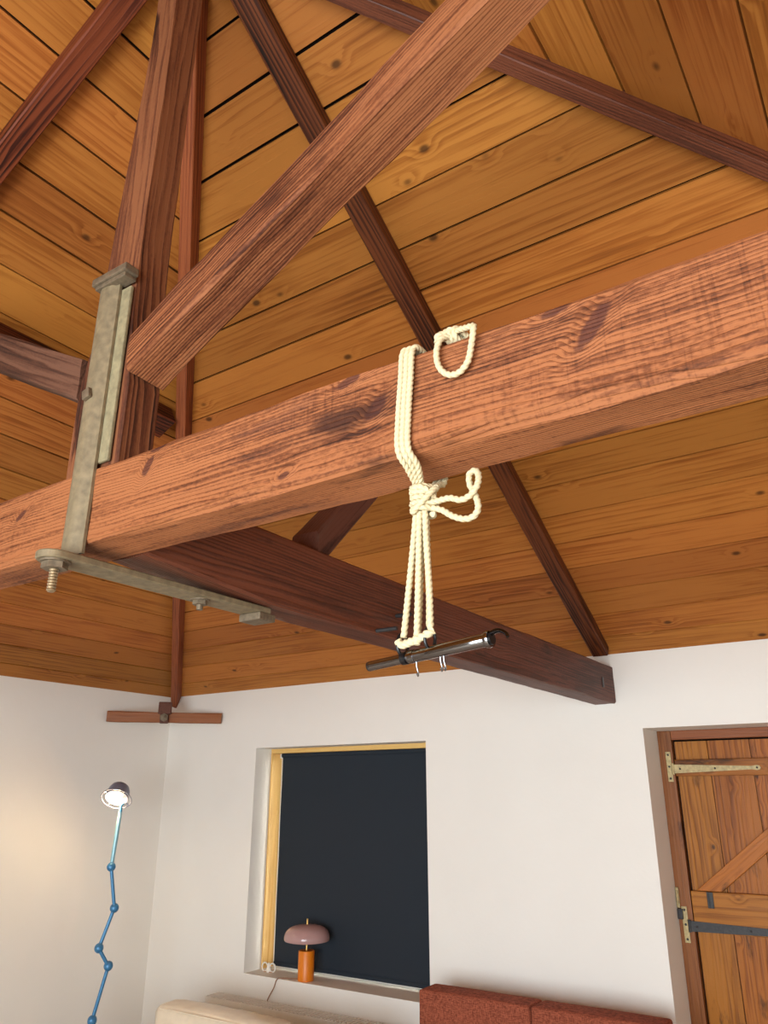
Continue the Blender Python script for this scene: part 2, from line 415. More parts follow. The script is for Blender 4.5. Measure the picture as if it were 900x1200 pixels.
quad_wall('wall_left', (-W, -L, 0), (0, 1, 0), (-1, 0, 0), 2*L, ZW, [])
quad_wall('wall_right', (W, -L, 0), (0, 1, 0), (1, 0, 0), 2*L, ZW, [])
quad_wall('wall_front', (-W-.3, -L, 0), (1, 0, 0), (0, -1, 0), 2*W+.6, ZW, [(W+.3-.85, W+.3+2.65, .1, 2.15)])

def planks(name, strips, matname, kindname='structure'):
    """strips: list of (P00,P10,P11,P01, thickness vector, length dir) each one board"""
    bm = bmesh.new(); uv = bm.loops.layers.uv.new('UVMap'); ca = bm.loops.layers.float.new('board')
    for (q, th, ax, back) in strips:
        rnd = R.random(); ax = Vector(ax)
        q = [Vector(p) for p in q]; nrm = (q[1]-q[0]).cross(q[2]-q[0]).normalized(); ay = nrm.cross(ax)
        o = Vector((0, 0, 0)); u0 = R.uniform(0, 20); v0 = R.uniform(0, 3)
        lo = [bm.verts.new(p) for p in q]
        cen = sum(q, Vector())/4
        hi = [bm.verts.new(p+th) for p in q]
        fs = [bm.faces.new(lo)]
        for k in range(4): fs.append(bm.faces.new((lo[k], hi[k], hi[(k+1) % 4], lo[(k+1) % 4])))
        if back: fs.append(bm.faces.new(hi[::-1]))
        for f in fs:
            for l in f.loops:
                d = l.vert.co-cen
                l[uv].uv = (d.dot(ax)+u0, d.dot(ay)+v0); l[ca] = rnd
    return bm
def roof_boards():
    strips = []
    allbm = []
    defs = [  # (half length of eave, run, axis along boards, outward horizontal dir, phase)
        (W, L, Vector((1, 0, 0)), Vector((0, 1, 0)), .3747),
        (L, W, Vector((0, 1, 0)), Vector((-1, 0, 0)), .4438),
        (L, W, Vector((0, 1, 0)), Vector((1, 0, 0)), .4438-.0045),
        (W, L, Vector((1, 0, 0)), Vector((0, -1, 0)), .3747)]
    for half, run, ax, od, ph in defs:
        nr = (Vector((0, 0, run)) + od*RISE).normalized()
        z0 = ZW + ph*3.2 ; dz = .0866 if run == L else .0850
        k = int((z0-ZW)/dz)+1
        zs = [z0+(i-k)*dz for i in range(0, 60)]
        zs = [z for z in zs if ZW-.16 < z < ZA-.01] + [ZA-.004]
        for a, b in zip(zs, zs[1:]):
            g = .0045*R.uniform(.5, 1.5)
            def pt(z, s, e):
                t = (ZA-z)/RISE
                return od*(run*t) + ax*(s*half*t) + Vector((0, 0, z))
            ga = g
            a2, b2 = a+ga*.45, b-ga*.45
            q = [pt(a2, -1, 0), pt(a2, 1, 0), pt(b2, 1, 0), pt(b2, -1, 0)]
            nn = (q[1]-q[0]).cross(q[2]-q[0])
            if nn.dot(nr) > 0: q = q[::-1]
            # joints along the board
            L0 = half*(ZA-a)/RISE
            cuts = [-1, 1]
            strips.append((q, nr*.022, ax, False))
    bm = planks('ceiling', strips, 'boards')
    # felt and deck above
    for half, run, ax, od, ph in defs:
        nr = (Vector((0, 0, run)) + od*RISE).normalized()
        t = 1.12; zb = ZA-RISE*t
        p = [od*(run*t)-ax*(half*t)+Vector((0, 0, zb)), od*(run*t)+ax*(half*t)+Vector((0, 0, zb)), Vector((0, 0, ZA))]
        for off in (.02, .06):
            f = bm.faces.new([bm.verts.new(v+Vector((0, 0, off))) for v in p]); f.material_index = 1
    return tag(obj('ceiling', bm, ['boards', 'gap']), kind='structure')
roof_boards()
fl = []
y = -L-.3
while y < L+.3:
    fl.append(([(-W-.3, y+.001, 0), (W+.3, y+.001, 0), (W+.3, min(L+.3, y+.161), 0), (-W-.3, min(L+.3, y+.161), 0)], Vector((0, 0, -.03)), (1, 0, 0), True)); y += .162
tag(obj('floor', planks('floor', fl, 'floor'), 'floor'), kind='structure')

# window: lining, sash, glass
win = thing('window_1', ((WX0+WX1)/2, L+.2, WZ0), None, None); tag(win, kind='structure')
def wpart(name, bm, mat, smooth=None, mw=None):
    return obj(name, bm, mat, win, smooth, mw if mw is not None else Matrix.Identity(4))
def vboard(name, x0, x1, y0, y1, z0, z1, mat, parent, bev=.003):
    """vertical board with its grain upright"""
    c = Vector(((x0+x1)/2, (y0+y1)/2, (z0+z1)/2)); bm = boxbm((-(z1-z0)/2, -(x1-x0)/2, -(y1-y0)/2), ((z1-z0)/2, (x1-x0)/2, (y1-y0)/2), bev)
    return obj(name, bm, mat, parent, None, mat_of(c, Vector((0, 0, 1)), Vector((1, 0, 0)), Vector((0, 1, 0))))
def hboard(name, x0, x1, y0, y1, z0, z1, mat, parent, bev=.003):
    c = Vector(((x0+x1)/2, (y0+y1)/2, (z0+z1)/2)); bm = boxbm((-(x1-x0)/2, -(y1-y0)/2, -(z1-z0)/2), ((x1-x0)/2, (y1-y0)/2, (z1-z0)/2), bev)
    return obj(name, bm, mat, parent, None, Matrix.Translation(c))
vboard('lining_jamb', WX0, WX0+.012, L+.16, L+.30, WZ0, WZ1-.03, 'pine', win)
vboard('lining_jamb', WX1-.012, WX1, L+.16, L+.30, WZ0, WZ1-.03, 'pine', win)
hboard('lining_head', WX0, WX1, L+.16, L+.30, WZ1-.03, WZ1, 'pine', win)
vboard('sash_stile', WX0+.013, WX0+.07, L+.262, L+.30, WZ0+.002, WZ1-.032, 'white', win)
vboard('sash_stile', WX1-.07, WX1-.013, L+.262, L+.30, WZ0+.002, WZ1-.032, 'white', win)
vboard('sash_stile', -1.86, -1.80, L+.262, L+.30, WZ0+.05, WZ1-.09, 'white', win)
hboard('sash_rail', WX0+.071, WX1-.071, L+.262, L+.30, WZ0+.002, WZ0+.048, 'white', win)
hboard('sash_rail', WX0+.071, WX1-.071, L+.262, L+.30, WZ1-.088, WZ1-.032, 'white', win)
wpart('glass_pane', boxbm((WX0+.071, L+.279, WZ0+.049), (-1.861, L+.283, WZ1-.089)), 'glass')
wpart('glass_pane', boxbm((-1.799, L+.279, WZ0+.049), (WX1-.071, L+.283, WZ1-.089)), 'glass')

# ------------------------------------------------------------------ door
DY = L+.25
door = thing('door_1', (DX0, DY, 0), None, None); tag(door, kind='structure')
vboard('door_jamb', DX0, .256, DY, DY+.05, 0, 1.95, 'frame', door, .004)
vboard('door_jamb', 1.09, DX1, DY, DY+.05, 0, 1.95, 'frame', door, .004)
vboard('dark_gap_strip', .225, .300, DY+.052, DY+.10, 0, 1.95, 'gap', door, .002)  # near-black strips added behind the leaf edges so the gap stays dark
vboard('dark_gap_strip', 1.05, 1.12, DY+.052, DY+.10, 0, 1.95, 'gap', door, .002)
hboard('dark_gap_strip', .301, 1.049, DY+.052, DY+.10, 1.86, 1.95, 'gap', door, .002)
hboard('door_head', .257, 1.089, DY, DY+.05, 1.902, 1.95, 'frame', door, .004)
xs = [.266, .434, .640, .815, .960, 1.079]
leaf = obj('door_leaf', planks('door_leaf', [([(a+.0028, DY+.02, .012), (b-.0028, DY+.02, .012), (b-.0028, DY+.02, 1.893), (a+.0028, DY+.02, 1.893)], Vector((0, .03, 0)), (0, 0, 1), True) for a, b in zip(xs, xs[1:])] + [([(.262, DY+.034, .012), (1.083, DY+.034, .012), (1.083, DY+.034, 1.893), (.262, DY+.034, 1.893)], Vector((0, .012, 0)), (0, 0, 1), True)], 'door_leaf'), 'door_planks', door)
hboard('ledge', .262, 1.083, DY-.008, DY+.0195, 1.718, 1.800, 'door', leaf, .003)
hboard('ledge', .262, 1.083, DY-.008, DY+.0195, .990, 1.172, 'door', leaf, .003)
hboard('ledge', .262, 1.083, DY-.008, DY+.0195, .200, .380, 'door', leaf, .003)
def brace(za, zb):
    # from lower left corner at ledge za rising to the right to ledge zb
    p0 = Vector((.350, DY+.005, za)); sl = .80; xe = .350+(zb-za)/sl
    d = Vector((1, 0, sl)).normalized(); x, y, z = frame_of(d, (0, -1, 0))
    hw = .047
    bm = bmesh.new(); 
    lo, hi = [], []
    P = [(.292, za), (.412, za), (min(1.083, .412+(zb-za)/sl), min(zb, za+(1.083-.412)*sl)), (1.083, zb) , (.292+(zb-za)/sl, zb)]
    if P[4][0] > 1.083: P[4] = (1.083, za+(1.083-.292)*sl); P.pop(3)
    for yy in (-.011, .0145):
        (lo if yy < 0 else hi).extend([(q[0], DY+.003+yy, q[1]) for q in P])
    org = (Vector(lo[0])+Vector(lo[2]))/2
    mw = mat_of(org, x, y, z); inv = mw.inverted()
    vl = [bm.verts.new(inv @ Vector(q)) for q in lo]; vh = [bm.verts.new(inv @ Vector(q)) for q in hi]
    n = len(P)
    bm.faces.new(vl); bm.faces.new(vh[::-1])
    for k in range(n): bm.faces.new((vl[k], vh[k], vh[(k+1) % n], vl[(k+1) % n]))
    bmesh.ops.recalc_face_normals(bm, faces=bm.faces)
    bmesh.ops.bevel(bm, geom=bm.edges[:], offset=.0025, segments=1, affect='EDGES')
    return obj('brace', bm, 'door', leaf, None, mw)
brace(1.174, 1.716); brace(.382, .988)
# strap hinges (plate on the jamb, tapering strap on the ledge)
def hinge(zc, plate_z, mat_strap, xend, px0, px1, hwid0, hwid1):
    bm = boxbm((px0, DY-.006, plate_z[0]), (px1, DY-.0005, plate_z[1]), .002)
    for zz in (plate_z[0]+.016, plate_z[1]-.016, (plate_z[0]+plate_z[1])/2):
        add(bm, lathe(bmesh.new(), [(.006, 0), (.005, .003), (.001, .004)], 10, mi=2), Matrix.Translation(((px0+px1)/2, DY-.006, zz)) @ Matrix.Rotation(PI/2, 4, 'X'))
    x0 = px1+.012; lo, hi = [], []
    prof = [(x0, hwid0), (x0+.04, hwid0*.95), (xend-.03, hwid1), (xend-.018, hwid1*1.25), (xend-.006, hwid1*1.5), (xend+.006, hwid1*1.3), (xend+.012, .001)]
    for yy in (-.0135, -.0085):
        top = [bm.verts.new((x, DY+yy, zc+w)) for x, w in prof]; bot = [bm.verts.new((x, DY+yy, zc-w)) for x, w in prof]
        (lo if yy < -.01 else hi).extend(top+bot[::-1])
    new = [bm.faces.new(lo), bm.faces.new(hi[::-1])]; n = len(lo)
    for k in range(n): new.append(bm.faces.new((lo[k], lo[(k+1) % n], hi[(k+1) % n], hi[k])))
    for f in new: f.material_index = 1
    tube(bm, [(px1+.005, DY-.008, zc-.028), (px1+.005, DY-.008, zc+.028)], .0075, 14, mi=1)
    for xx in (x0+.03, (x0+xend)/2, xend-.005):
        add(bm, lathe(bmesh.new(), [(.005, 0), (.004, .002), (.001, .003)], 10, mi=2), Matrix.Translation((xx, DY-.0135, zc)) @ Matrix.Rotation(PI/2, 4, 'X'))
    bmesh.ops.recalc_face_normals(bm, faces=bm.faces)
    tag(obj('hinge', bm, ['brass', mat_strap, 'black_iron'], leaf), 'worn brass strap hinge' if mat_strap == 'brass' else 'black strap hinge with brass plate')
hinge(1.754, (1.690, 1.842), 'brass', .668, .219, .246, .022, .008)
hinge(1.012, (.935, 1.098), 'black_iron', .80, .205, .232, .024, .012)
bm = boxbm((.338, DY-.014, 1.098), (.368, DY-.0085, 1.171), .002); box(bm, (.346, DY-.020, 1.105), (.350, DY-.014, 1.165), .001)
tag(obj('bracket', bm, 'black_iron', leaf), 'black iron bracket on the middle ledge')
bm = boxbm((.187, DY-.014, 1.090), (.203, DY-.0005, 1.185), .003); cyl(bm, (.195, DY-.016, 1.11), (.195, DY-.016, 1.17), .006)
kp = obj('latch_keeper', bm, 'brass', door)
obj('latch_bolt', boxbm((.188, DY-.020, 1.040), (.212, DY-.0005, 1.088), .003), 'black_iron', kp)

# ------------------------------------------------------------------ roof timbers
ZV = Vector((0, 0, 1))
BT, BB = 2.2875, 2.1128
def near_ext(s):
    x = s - W
    return (-.06, .06, BB-2.2, BT-2.2)
tag(timber('tie_beam', (-W, 0, 2.2), (W, 0, 2.2), ZV, near_ext, 'beam_knotty', None, .008, .0055, seed=3, wane=(0, .035, 1.6)),
    'long rough reddish tie beam crossing the room with rope tied round it', 'beam')
cross = timber('cross_tie_beam', (0, .0605, 2.18), (0, L, 2.18), ZV, lambda q: (-.06, .06, 2.0834+max(0, .03*(1-(q/.42)))-2.18, 2.2773-2.18), 'beam_dark', None, .006, .003, seed=11)
tag(cross, 'dark tie beam running from under the rope beam to the white wall', 'beam')
# mortise slot and peg holes near the wall end, two iron pegs in its side
bm = boxbm((.0585, 3.005, 2.150), (.0625, 3.030, 2.200), .001)
obj('mortise_slot', bm, 'black', cross)
for (yy, zz, ln) in ((.945, 2.094, .075), (1.054, 2.160, .058)):
    obj('iron_peg', cyl(bmesh.new(), (.055, yy, zz), (.06+ln, yy, zz), .0065, .006, 12), 'black_iron', cross, 40)

# king post: stout foot, slimmer shaft
def post_ext(s):
    z = 2.288+s
    tab = [(2.28, -.116, .066), (2.50, -.116, .066), (2.56, -.112, .058), (2.66, -.080, .050), (2.87, -.074, .045), (3.6, -.034, .052), (4.1, -.028, .054)]
    for (a, x0, x1), (b, u0, u1) in zip(tab, tab[1:]):
        if z <= b:
            t = (z-a)/(b-a); break
    xa, xb = x0+(u0-x0)*t, x1+(u1-x1)*t
    return (-.046, .048, xa, xb)
tag(timber('king_post', (0, 0, 2.289), (0, 0, 4.06), (1, 0, 0), post_ext, 'post', None, .005, .003, seed=5),
    'upright king post rising from the tie beam to the roof peak', 'post')
def strut(name, sx, axis, p0, p1, ext, mat, k0, k1, label, seed):
    return tag(timber(name, p0, p1, ZV, ext, mat, None, .006, .004, k0, k1, seed), label, 'strut', )
# big strut up to the right
sl = .51; th = math.atan(sl)
big = timber('strut', (.070, 0, 2.525+sl*.070), (1.50, 0, 2.525+sl*1.50), ZV, (-.056, .056, -.046, .046), 'beam', None, .007, .0045, math.tan(th), -.7, 8, wane=(1, .03, 2.2))
tag(big, 'thick sloping strut rising from the king post towards upper right', 'strut')
sl2 = .545; th2 = math.atan(sl2)
lf = timber('strut', (-.118, 0, 2.553), (-1.45, 0, 2.553+sl2*1.332), ZV, (-.05, .05, -.05, .05), 'weathered', None, .006, .004, math.tan(th2), -.7, 21)
tag(lf, 'short greyish strut leaving the king post to the left behind the strap', 'strut')
md = timber('strut', (0, .663, 2.280), (0, 1.455, 2.280+1.06*.792), ZV, (-.05, .05, -.042, .042), 'weathered', None, .006, .003, 1.06, -.5, 31)
tag(md, 'dark strut standing on the cross tie beam and leaning up behind the rope beam', 'strut')

# rafters, hips, purlins
nm = Vector((0, RISE, L)).normalized()*1.0; nm = Vector((0, RISE, L)).normalized()
nback = Vector((0, RISE, L)).normalized()
def on_plane(side, along, z, off):
    """point on a roof plane at height z on the boards, shifted off metres below them"""
    t = (ZA-z)/RISE
    if side == 'back': return Vector((along, L*t, z)) - Vector((0, RISE, L)).normalized()*off
    if side == 'left': return Vector((-W*t, along, z)) - Vector((-RISE, 0, W)).normalized()*off
    return Vector((W*t, along, z)) - Vector((RISE, 0, W)).normalized()*off
rd = .031
r1 = timber('rafter', on_plane('back', .085, 4.035, rd), on_plane('back', .028, 2.38, rd), nback, (-.043, .043, -.03, .03), 'rafter', None, .004, .002, seed=41)
tag(r1, 'dark common rafter running down behind the rope beam to the white wall', 'rafter')
nleft = Vector((-RISE, 0, W)).normalized()
r2 = timber('rafter', on_plane('left', -.03, 4.035, rd), on_plane('left', -.03, 2.38, rd), nleft, (-.04, .04, -.03, .03), 'rafter', None, .004, .002, seed=43)
tag(r2, 'dark rafter crossing the upper left corner of the ceiling', 'rafter')
def hip(name, sx, mat, seed, label, w, h, lat, tilt):
    d = Vector((sx*W, L, -RISE)); u = Vector((sx*W, L, 0)); n = Vector((sx*W*RISE, L*RISE, W*W+L*L)).normalized()
    side = Vector((d.y, -d.x, 0)).normalized()
    a = Vector((0, 0, ZA)) + d*.03 - n*(h/2+.012) + side*lat; b = Vector((0, 0, ZA)) + d*1.0 - n*(h/2+.012) + side*lat
    return tag(timber(name, a, b, n+side*tilt, (-w/2, w/2, -h/2, h/2), mat, None, .003, .0015, seed=seed), label, 'hip rafter')
hl = hip('hip_rafter', -1, 'rafter_light', 51, 'thin upright-looking hip rafter dropping to the room corner behind the king post', .052, .075, .034, .45)
hr = hip('hip_rafter', 1, 'beam_dark', 53, 'hip rafter across the upper right of the ceiling', .055, .065, .05, 0)
PZ = 3.41; pd, pw = .10, .125
def purlin(side, a, b, mat, seed, label, lat):
    n = {'back': nback, 'left': nleft, 'right': Vector((RISE, 0, W)).normalized()}[side]
    pa, pb = on_plane(side, a, PZ, pd/2), on_plane(side, b, PZ, pd/2)
    d = {'back': Vector((0, L, -RISE)), 'left': Vector((-W, 0, -RISE)), 'right': Vector((W, 0, -RISE))}[side].normalized()
    pa += d*pw/2 - n*.004; pb += d*pw/2 - n*.004
    return tag(timber('purlin', pa, pb, n, (-pw/2, pw/2, -pd/2, pd/2), mat, None, .004, .002, seed=seed), label, 'purlin')
purlin('left', .057, 1.215, 'rafter', 61, 'purlin under the left roof slope showing beside the foot of the king post', 0)  # dark rafter wood also carries the shade of its side face

# corner tie with the foot of the hip
ang = timber('angle_tie', (-W+.006, 2.615, 2.155), (-2.895, L-.006, 2.155), ZV, (-.03, .03, -.037, .037), 'frame', None, .006, .003, seed=71)
tag(ang, 'short brown timber tie spanning the room corner under the hip rafter', 'tie')
cd = Vector((-1, 1, 0)).normalized()
cc = Vector((-3.18, 2.905, 2.155))
x, y, z = frame_of(-cd, ZV)
blk = bmesh.new(); box(blk, (.0, -.045, .020), (.075, .045, .105), .006); box(blk, (.028, -.03, -.045), (.07, .03, .02), .006)
obj('hip_foot_block', blk, 'weathered', ang, None, mat_of(cc, x, y, z))
nb = bmesh.new(); lathe(nb, [(.030, 0), (.030, .012), (.018, .013), (.018, .03), (.008, .031), (.008, .05)], 6)
nb2 = xform(nb, Matrix.Rotation(PI/2, 4, 'Y')); obj('tie_bolt', nb2, 'iron', ang, None, mat_of(cc+x*.070+Vector((0, 0, -.005)), x, y, z))

# iron strap
st = thing('iron_strap', (0, -.07, 2.07), 'painted iron strap bolted down the king post and under the beams', 'strap')
bm = bmesh.new(); pr = [(-.046, .0), (-.046, -.006), (-.040, -.014), (-.028, -.019), (-.008, -.019), (.006, -.015), (.012, -.009), (.024, -.007), (.024, .0)]
lo = [bm.verts.new((px-.004, -.0615+py, 2.090)) for px, py in pr]; mid_ = [bm.verts.new((px-.003, -.0615+py, 2.30)) for px, py in pr]; hi = [bm.verts.new((px-.004, -.0615+py, 2.768)) for px, py in pr]
n = len(pr)
for a, b in ((lo, mid_), (mid_, hi)):
    for k in range(n): bm.faces.new((a[k], a[(k+1) % n], b[(k+1) % n], b[k]))
bm.faces.new(lo); bm.faces.new(hi); bmesh.ops.recalc_face_normals(bm, faces=bm.faces)
obj('upright_bar', bm, 'strap', st, 50)
bm = boxbm((.0, -.0605, 2.296), (.052, -.0515, 2.745), .003)
tag(obj('packing_strip', bm, 'strap_light', st), 'pale strip beside the upright bar')
bm = boxbm((-.060, -.092, 2.766), (.066, -.0525, 2.786), .004); box(bm, (-.052, -.086, 2.755), (.058, -.0525, 2.767), .003)
obj('cap_plate', bm, 'iron', st)
bm = bmesh.new(); box(bm, (-.012, -.012, 0), (.012, .012, .010), .002); xform(bm, Matrix.Translation((-.02, -.0805, 2.465)) @ Matrix.Rotation(PI/2, 4, 'X') @ Matrix.Rotation(.25, 4, 'Z'))
obj('square_bolt', bm, 'iron', st)
bm = bmesh.new(); N = 10
def slab(pts, z0, z1, b=bm):
    a = [b.verts.new((p[0], p[1], z0)) for p in pts]; c = [b.verts.new((p[0], p[1], z1)) for p in pts]; m = len(pts)
    b.faces.new(a[::-1]); b.faces.new(c)
    for k in range(m): b.faces.new((a[k], a[(k+1) % m], c[(k+1) % m], c[k]))
pts = [(.036*math.cos(a)-.004, -.112+.036*math.sin(a)) for a in [PI+PI*k/N for k in range(N+1)]]
slab(pts+[(.032, .5), (-.04, .5)], 2.066, 2.082)
bmesh.ops.recalc_face_normals(bm, faces=bm.faces); bmesh.ops.bevel(bm, geom=bm.edges[:], offset=.0025, segments=1, affect='EDGES')
obj('under_bar', bm, 'strap', st)
bm = bmesh.new(); lathe(bm, [(.026, 0), (.026, .016)], 6, (-.004, -.108, 2.049)); lathe(bm, [(.030, 0), (.030, .004)], 20, (-.004, -.108, 2.062))
obj('nut', bm, 'iron', st)
bm = bmesh.new(); pf = []
for k in range(9): pf += [(.0095, .006*k), (.0075, .006*k+.003)]
lathe(bm, [(.006, -.004)]+pf, 14, (-.004, -.108, 2.006)); obj('threaded_end', bm, 'thread', st, 60)
bm = bmesh.new(); lathe(bm, [(.018, 0), (.018, .013)], 6, (-.004, .285, 2.053)); lathe(bm, [(.008, -.012), (.008, .002)], 10, (-.004, .285, 2.053)); lathe(bm, [(.024, 0), (.024, .003)], 16, (-.004, .285, 2.063))
obj('nut', bm, 'iron', st)
bm = boxbm((-.040, .455, 2.046), (.034, .515, 2.0655), .003)
obj('end_washer_plate', bm, 'iron', st)

# ------------------------------------------------------------------ rope and hanging handle
rope = thing('rope', (.80, 0, 2.05), 'cream rope looped over the big tie beam and knotted beneath it', 'rope')
F = -.0685
for k, (xt, xb) in enumerate(((.8105, .801), (.820, .8105), (.829, .8195))):
    kx = .797+.003*k
    P = [(kx, -.002, 2.075), (xb+.002, -.045, 2.096), (xb, F+.0005, 2.118), (xb+.002, F-.0015, 2.17), (xt-.002, F-.0015, 2.24), (xt, F+.001, 2.286), (xt+.004, -.055, 2.296), (xt, 0, 2.2965), (xt-.005, .055, 2.296), (xt-.008, .069, 2.284), (xt-.016, .0695, 2.20), (xt-.024, .069, 2.116), (xt-.022, .045, 2.098), (kx+.010, .008, 2.070)]
    obj('wrap_strand', rope_mb(P), 'rope', rope, 60)
# knot: wound turns round the bundle, plus diagonal turns
bm = bmesh.new()
for k in range(5):
    zc = 2.034+.0088*k; P = []
    for j in range(15):
        a = 2*PI*j/14; P.append((.803+(.0165+.001*math.sin(k*2))*math.cos(a), .0165*math.sin(a), zc+.0088*j/14-.003*math.cos(a)))
    rope_mb(P, .0047, bm)
P = []
for j in range(15):
    a = 2*PI*j/14; P.append((.809+.020*math.cos(a), -.004+.020*math.sin(a)*.8, 2.056+.020*math.sin(a+.9)))
rope_mb(P, .0047, bm)
P = []
for j in range(15):
    a = 2*PI*j/14; P.append((.806+.019*math.cos(a), -.002+.022*math.sin(a)*.8, 2.058-.016*math.sin(a+.2)))
rope_mb(P, .0047, bm)
obj('knot', bm, 'rope', rope, 60)
obj('free_loop', rope_mb([(.812, -.004, 2.050), (.835, -.010, 2.0465), (.858, -.012, 2.0455), (.877, -.012, 2.0385), (.893, -.010, 2.044), (.903, -.006, 2.060), (.902, .0, 2.078), (.8945, .004, 2.088), (.885, .004, 2.084), (.886, .002, 2.066), (.895, .0, 2.047), (.901, -.003, 2.025), (.894, -.004, 2.012), (.878, -.004, 2.010), (.857, -.004, 2.019), (.838, -.004, 2.033), (.812, -.004, 2.043)]), 'rope', rope, 60)
# loop lying over the top edge
obj('top_loop', rope_mb([(.893, -.050, 2.299), (.882, -.066, 2.290), (.8765, F-.004, 2.268), (.8775, F-.004, 2.245), (.886, F-.004, 2.227), (.900, F-.004, 2.2165), (.916, F-.004, 2.217), (.930, F-.004, 2.231), (.937, F-.004, 2.258), (.941, F-.004, 2.281), (.938, -.067, 2.292), (.924, -.062, 2.297), (.905, -.055, 2.303), (.893, -.045, 2.305)]), 'rope', rope, 60)
obj('top_tail', rope_mb([(.838, .01, 2.297), (.852, -.02, 2.2965), (.866, -.052, 2.296), (.874, -.060, 2.303), (.890, -.045, 2.306), (.902, -.035, 2.303)]), 'rope', rope, 60)
bm = bmesh.new()
for k in range(3):
    P = []
    for j in range(13):
        a = 2*PI*j/12; P.append((.886+.008*k+.003*math.cos(a), -.044+.013*math.cos(a), 2.302+.010*math.sin(a)))
    rope_mb(P, .0045, bm)
rope_mb([(.880, -.05, 2.300), (.890, -.056, 2.308), (.905, -.048, 2.306), (.912, -.036, 2.300)], .0045, bm)
obj('top_knot', bm, 'rope', rope, 60)
# strands down to the handle
HZ = 1.838
drops = [((.792, -.004), (.7685, -.006, HZ+.004)), ((.797, .006), (.786, .007, HZ+.010)), ((.801, -.008), (.7935, -.010, HZ-.010)), ((.806, .005), (.806, .006, HZ+.012)), ((.810, -.006), (.8155, -.006, HZ+.008))]
for (a, b) in drops:
    z0 = 2.036
    P = [(a[0], a[1], z0), (a[0]*.8+b[0]*.2, a[1]*.8+b[1]*.2, z0-.045), (a[0]*.3+b[0]*.7, a[1]*.3+b[1]*.7+.002, z0-.13), b]
    obj('drop_strand', rope_mb(P), 'rope', rope, 60)
obj('ring_strand', rope_mb([(.758, -.004, 1.838), (.764, -.006, 1.832), (.780, -.010, 1.833), (.800, -.010, 1.838), (.812, -.008, 1.843), (.819, -.004, 1.848)], .006), 'rope', rope, 60)

# chrome handle
e0, e1 = Vector((.694, .012, 1.8085)), Vector((.912, -.012, 1.8235))
hd = thing('pull_handle', ((e0+e1)/2).to_tuple(), 'shiny chrome exercise bar hanging from the rope', 'handle')
d = (e1-e0).normalized()
at = lambda t: e0+d*t
Lh = (e1-e0).length
bm = bmesh.new(); tube(bm, [at(0), at(.003), at(.0031), at(.078)], lambda u: .0076, 24)
obj('thin_tube', bm, 'chrome', hd, 40)
bm = bmesh.new(); tube(bm, [at(.076), at(.079), at(Lh-.004), at(Lh)], lambda u: .0085 if u in (0, 1) else .0096, 24); obj('thick_tube', bm, 'chrome', hd, 40)
bm = bmesh.new(); tube(bm, [at(.066), at(.0665), at(.074), at(.0745)], .0098, 24); obj('collar', bm, 'black', hd, 40)
bm = bmesh.new(); tube(bm, [at(.081), at(.0815), at(.090), at(.0905)], .0100, 24); obj('collar', bm, 'chrome', hd, 40)
bm = bmesh.new(); tube(bm, [at(-.002), at(.004)], .0076, 20); obj('end_rim', bm, 'black', hd, 40)
bm = bmesh.new(); tube(bm, [at(Lh-.004), at(Lh), at(Lh+.004)], lambda u: .0125 - .002*abs(u-.5), 24); obj('end_cap', bm, 'chrome', hd, 40)
bm = bmesh.new(); tube(bm, [at(Lh+.0035), at(Lh+.0065)], .0085, 18); obj('end_plug', bm, 'black', hd, 40)
h0 = at(Lh+.008)
bm = bmesh.new(); tube(bm, [at(Lh+.002)+Vector((0, 0, .006)), h0+Vector((.004, -.002, .009)), h0+Vector((.014, -.004, .008)), h0+Vector((.022, -.006, .003)), h0+Vector((.025, -.007, -.002))], lambda u: .0042*(1-.4*u), 12, .002); obj('hook', bm, 'black_chrome', hd, 50)
for t, zz in ((.066, 0), (.118, 0)):
    c = at(t)+Vector((0, 0, .021)); P = []
    for j in range(16):
        a = 2*PI*j/16; P.append(c+Vector((.003*math.cos(a), .010*math.cos(a), .0165*math.sin(a))))
    bm = bmesh.new(); tube(bm, P, .0027, 10, None, True); tag(obj('ring', bm, 'black', hd, 50), 'black ring on top of the bar')
for t in (.092, .136, .142):
    c = at(t); bm = bmesh.new()
    tube(bm, [c+Vector((0, 0, -.006)), c+Vector((0, .001, -.016)), c+Vector((.001, .003, -.024)), c+Vector((-.001, .006, -.029)), c+Vector((-.003, .006, -.025))], .0014, 8, .002); obj('small_hook', bm, 'chrome', hd, 50)

# ------------------------------------------------------------------ window dressing
bl = thing('roller_blind', (-1.81, L+.215, 1.895), 'dark navy roller blind pulled down over the window', 'blind')
bm = bmesh.new(); nx, nz = 24, 40; x0, x1, z0, z1 = -2.468, -1.160, .572, 1.900
gg = [[[bm.verts.new((x0+(x1-x0)*i/nx, L+dd+.0016*math.sin(i*.9)*math.sin(k*.13)+.001*math.sin(k*.4), z0+(z1-z0)*k/nz)) for i in range(nx+1)] for k in range(nz+1)] for dd in (.213, .2165)]
for g in gg:
    for k in range(nz):
        for i in range(nx): bm.faces.new((g[k][i], g[k][i+1], g[k+1][i+1], g[k+1][i]))
rim = [(0, i) for i in range(nx)]+[(k, nx) for k in range(nz)]+[(nz, i) for i in range(nx, 0, -1)]+[(k, 0) for k in range(nz, 0, -1)]
for (k, i), (k2, i2) in zip(rim, rim[1:]+rim[:1]): bm.faces.new((gg[0][k][i], gg[0][k2][i2], gg[1][k2][i2], gg[1][k][i]))
bmesh.ops.recalc_face_normals(bm, faces=bm.faces)
obj('blind_cloth', bm, 'navy', bl)
obj('roller', cyl(bmesh.new(), (-2.472, L+.222, 1.893), (-1.155, L+.222, 1.893), .019, .019, 24), 'navy', bl, 40)
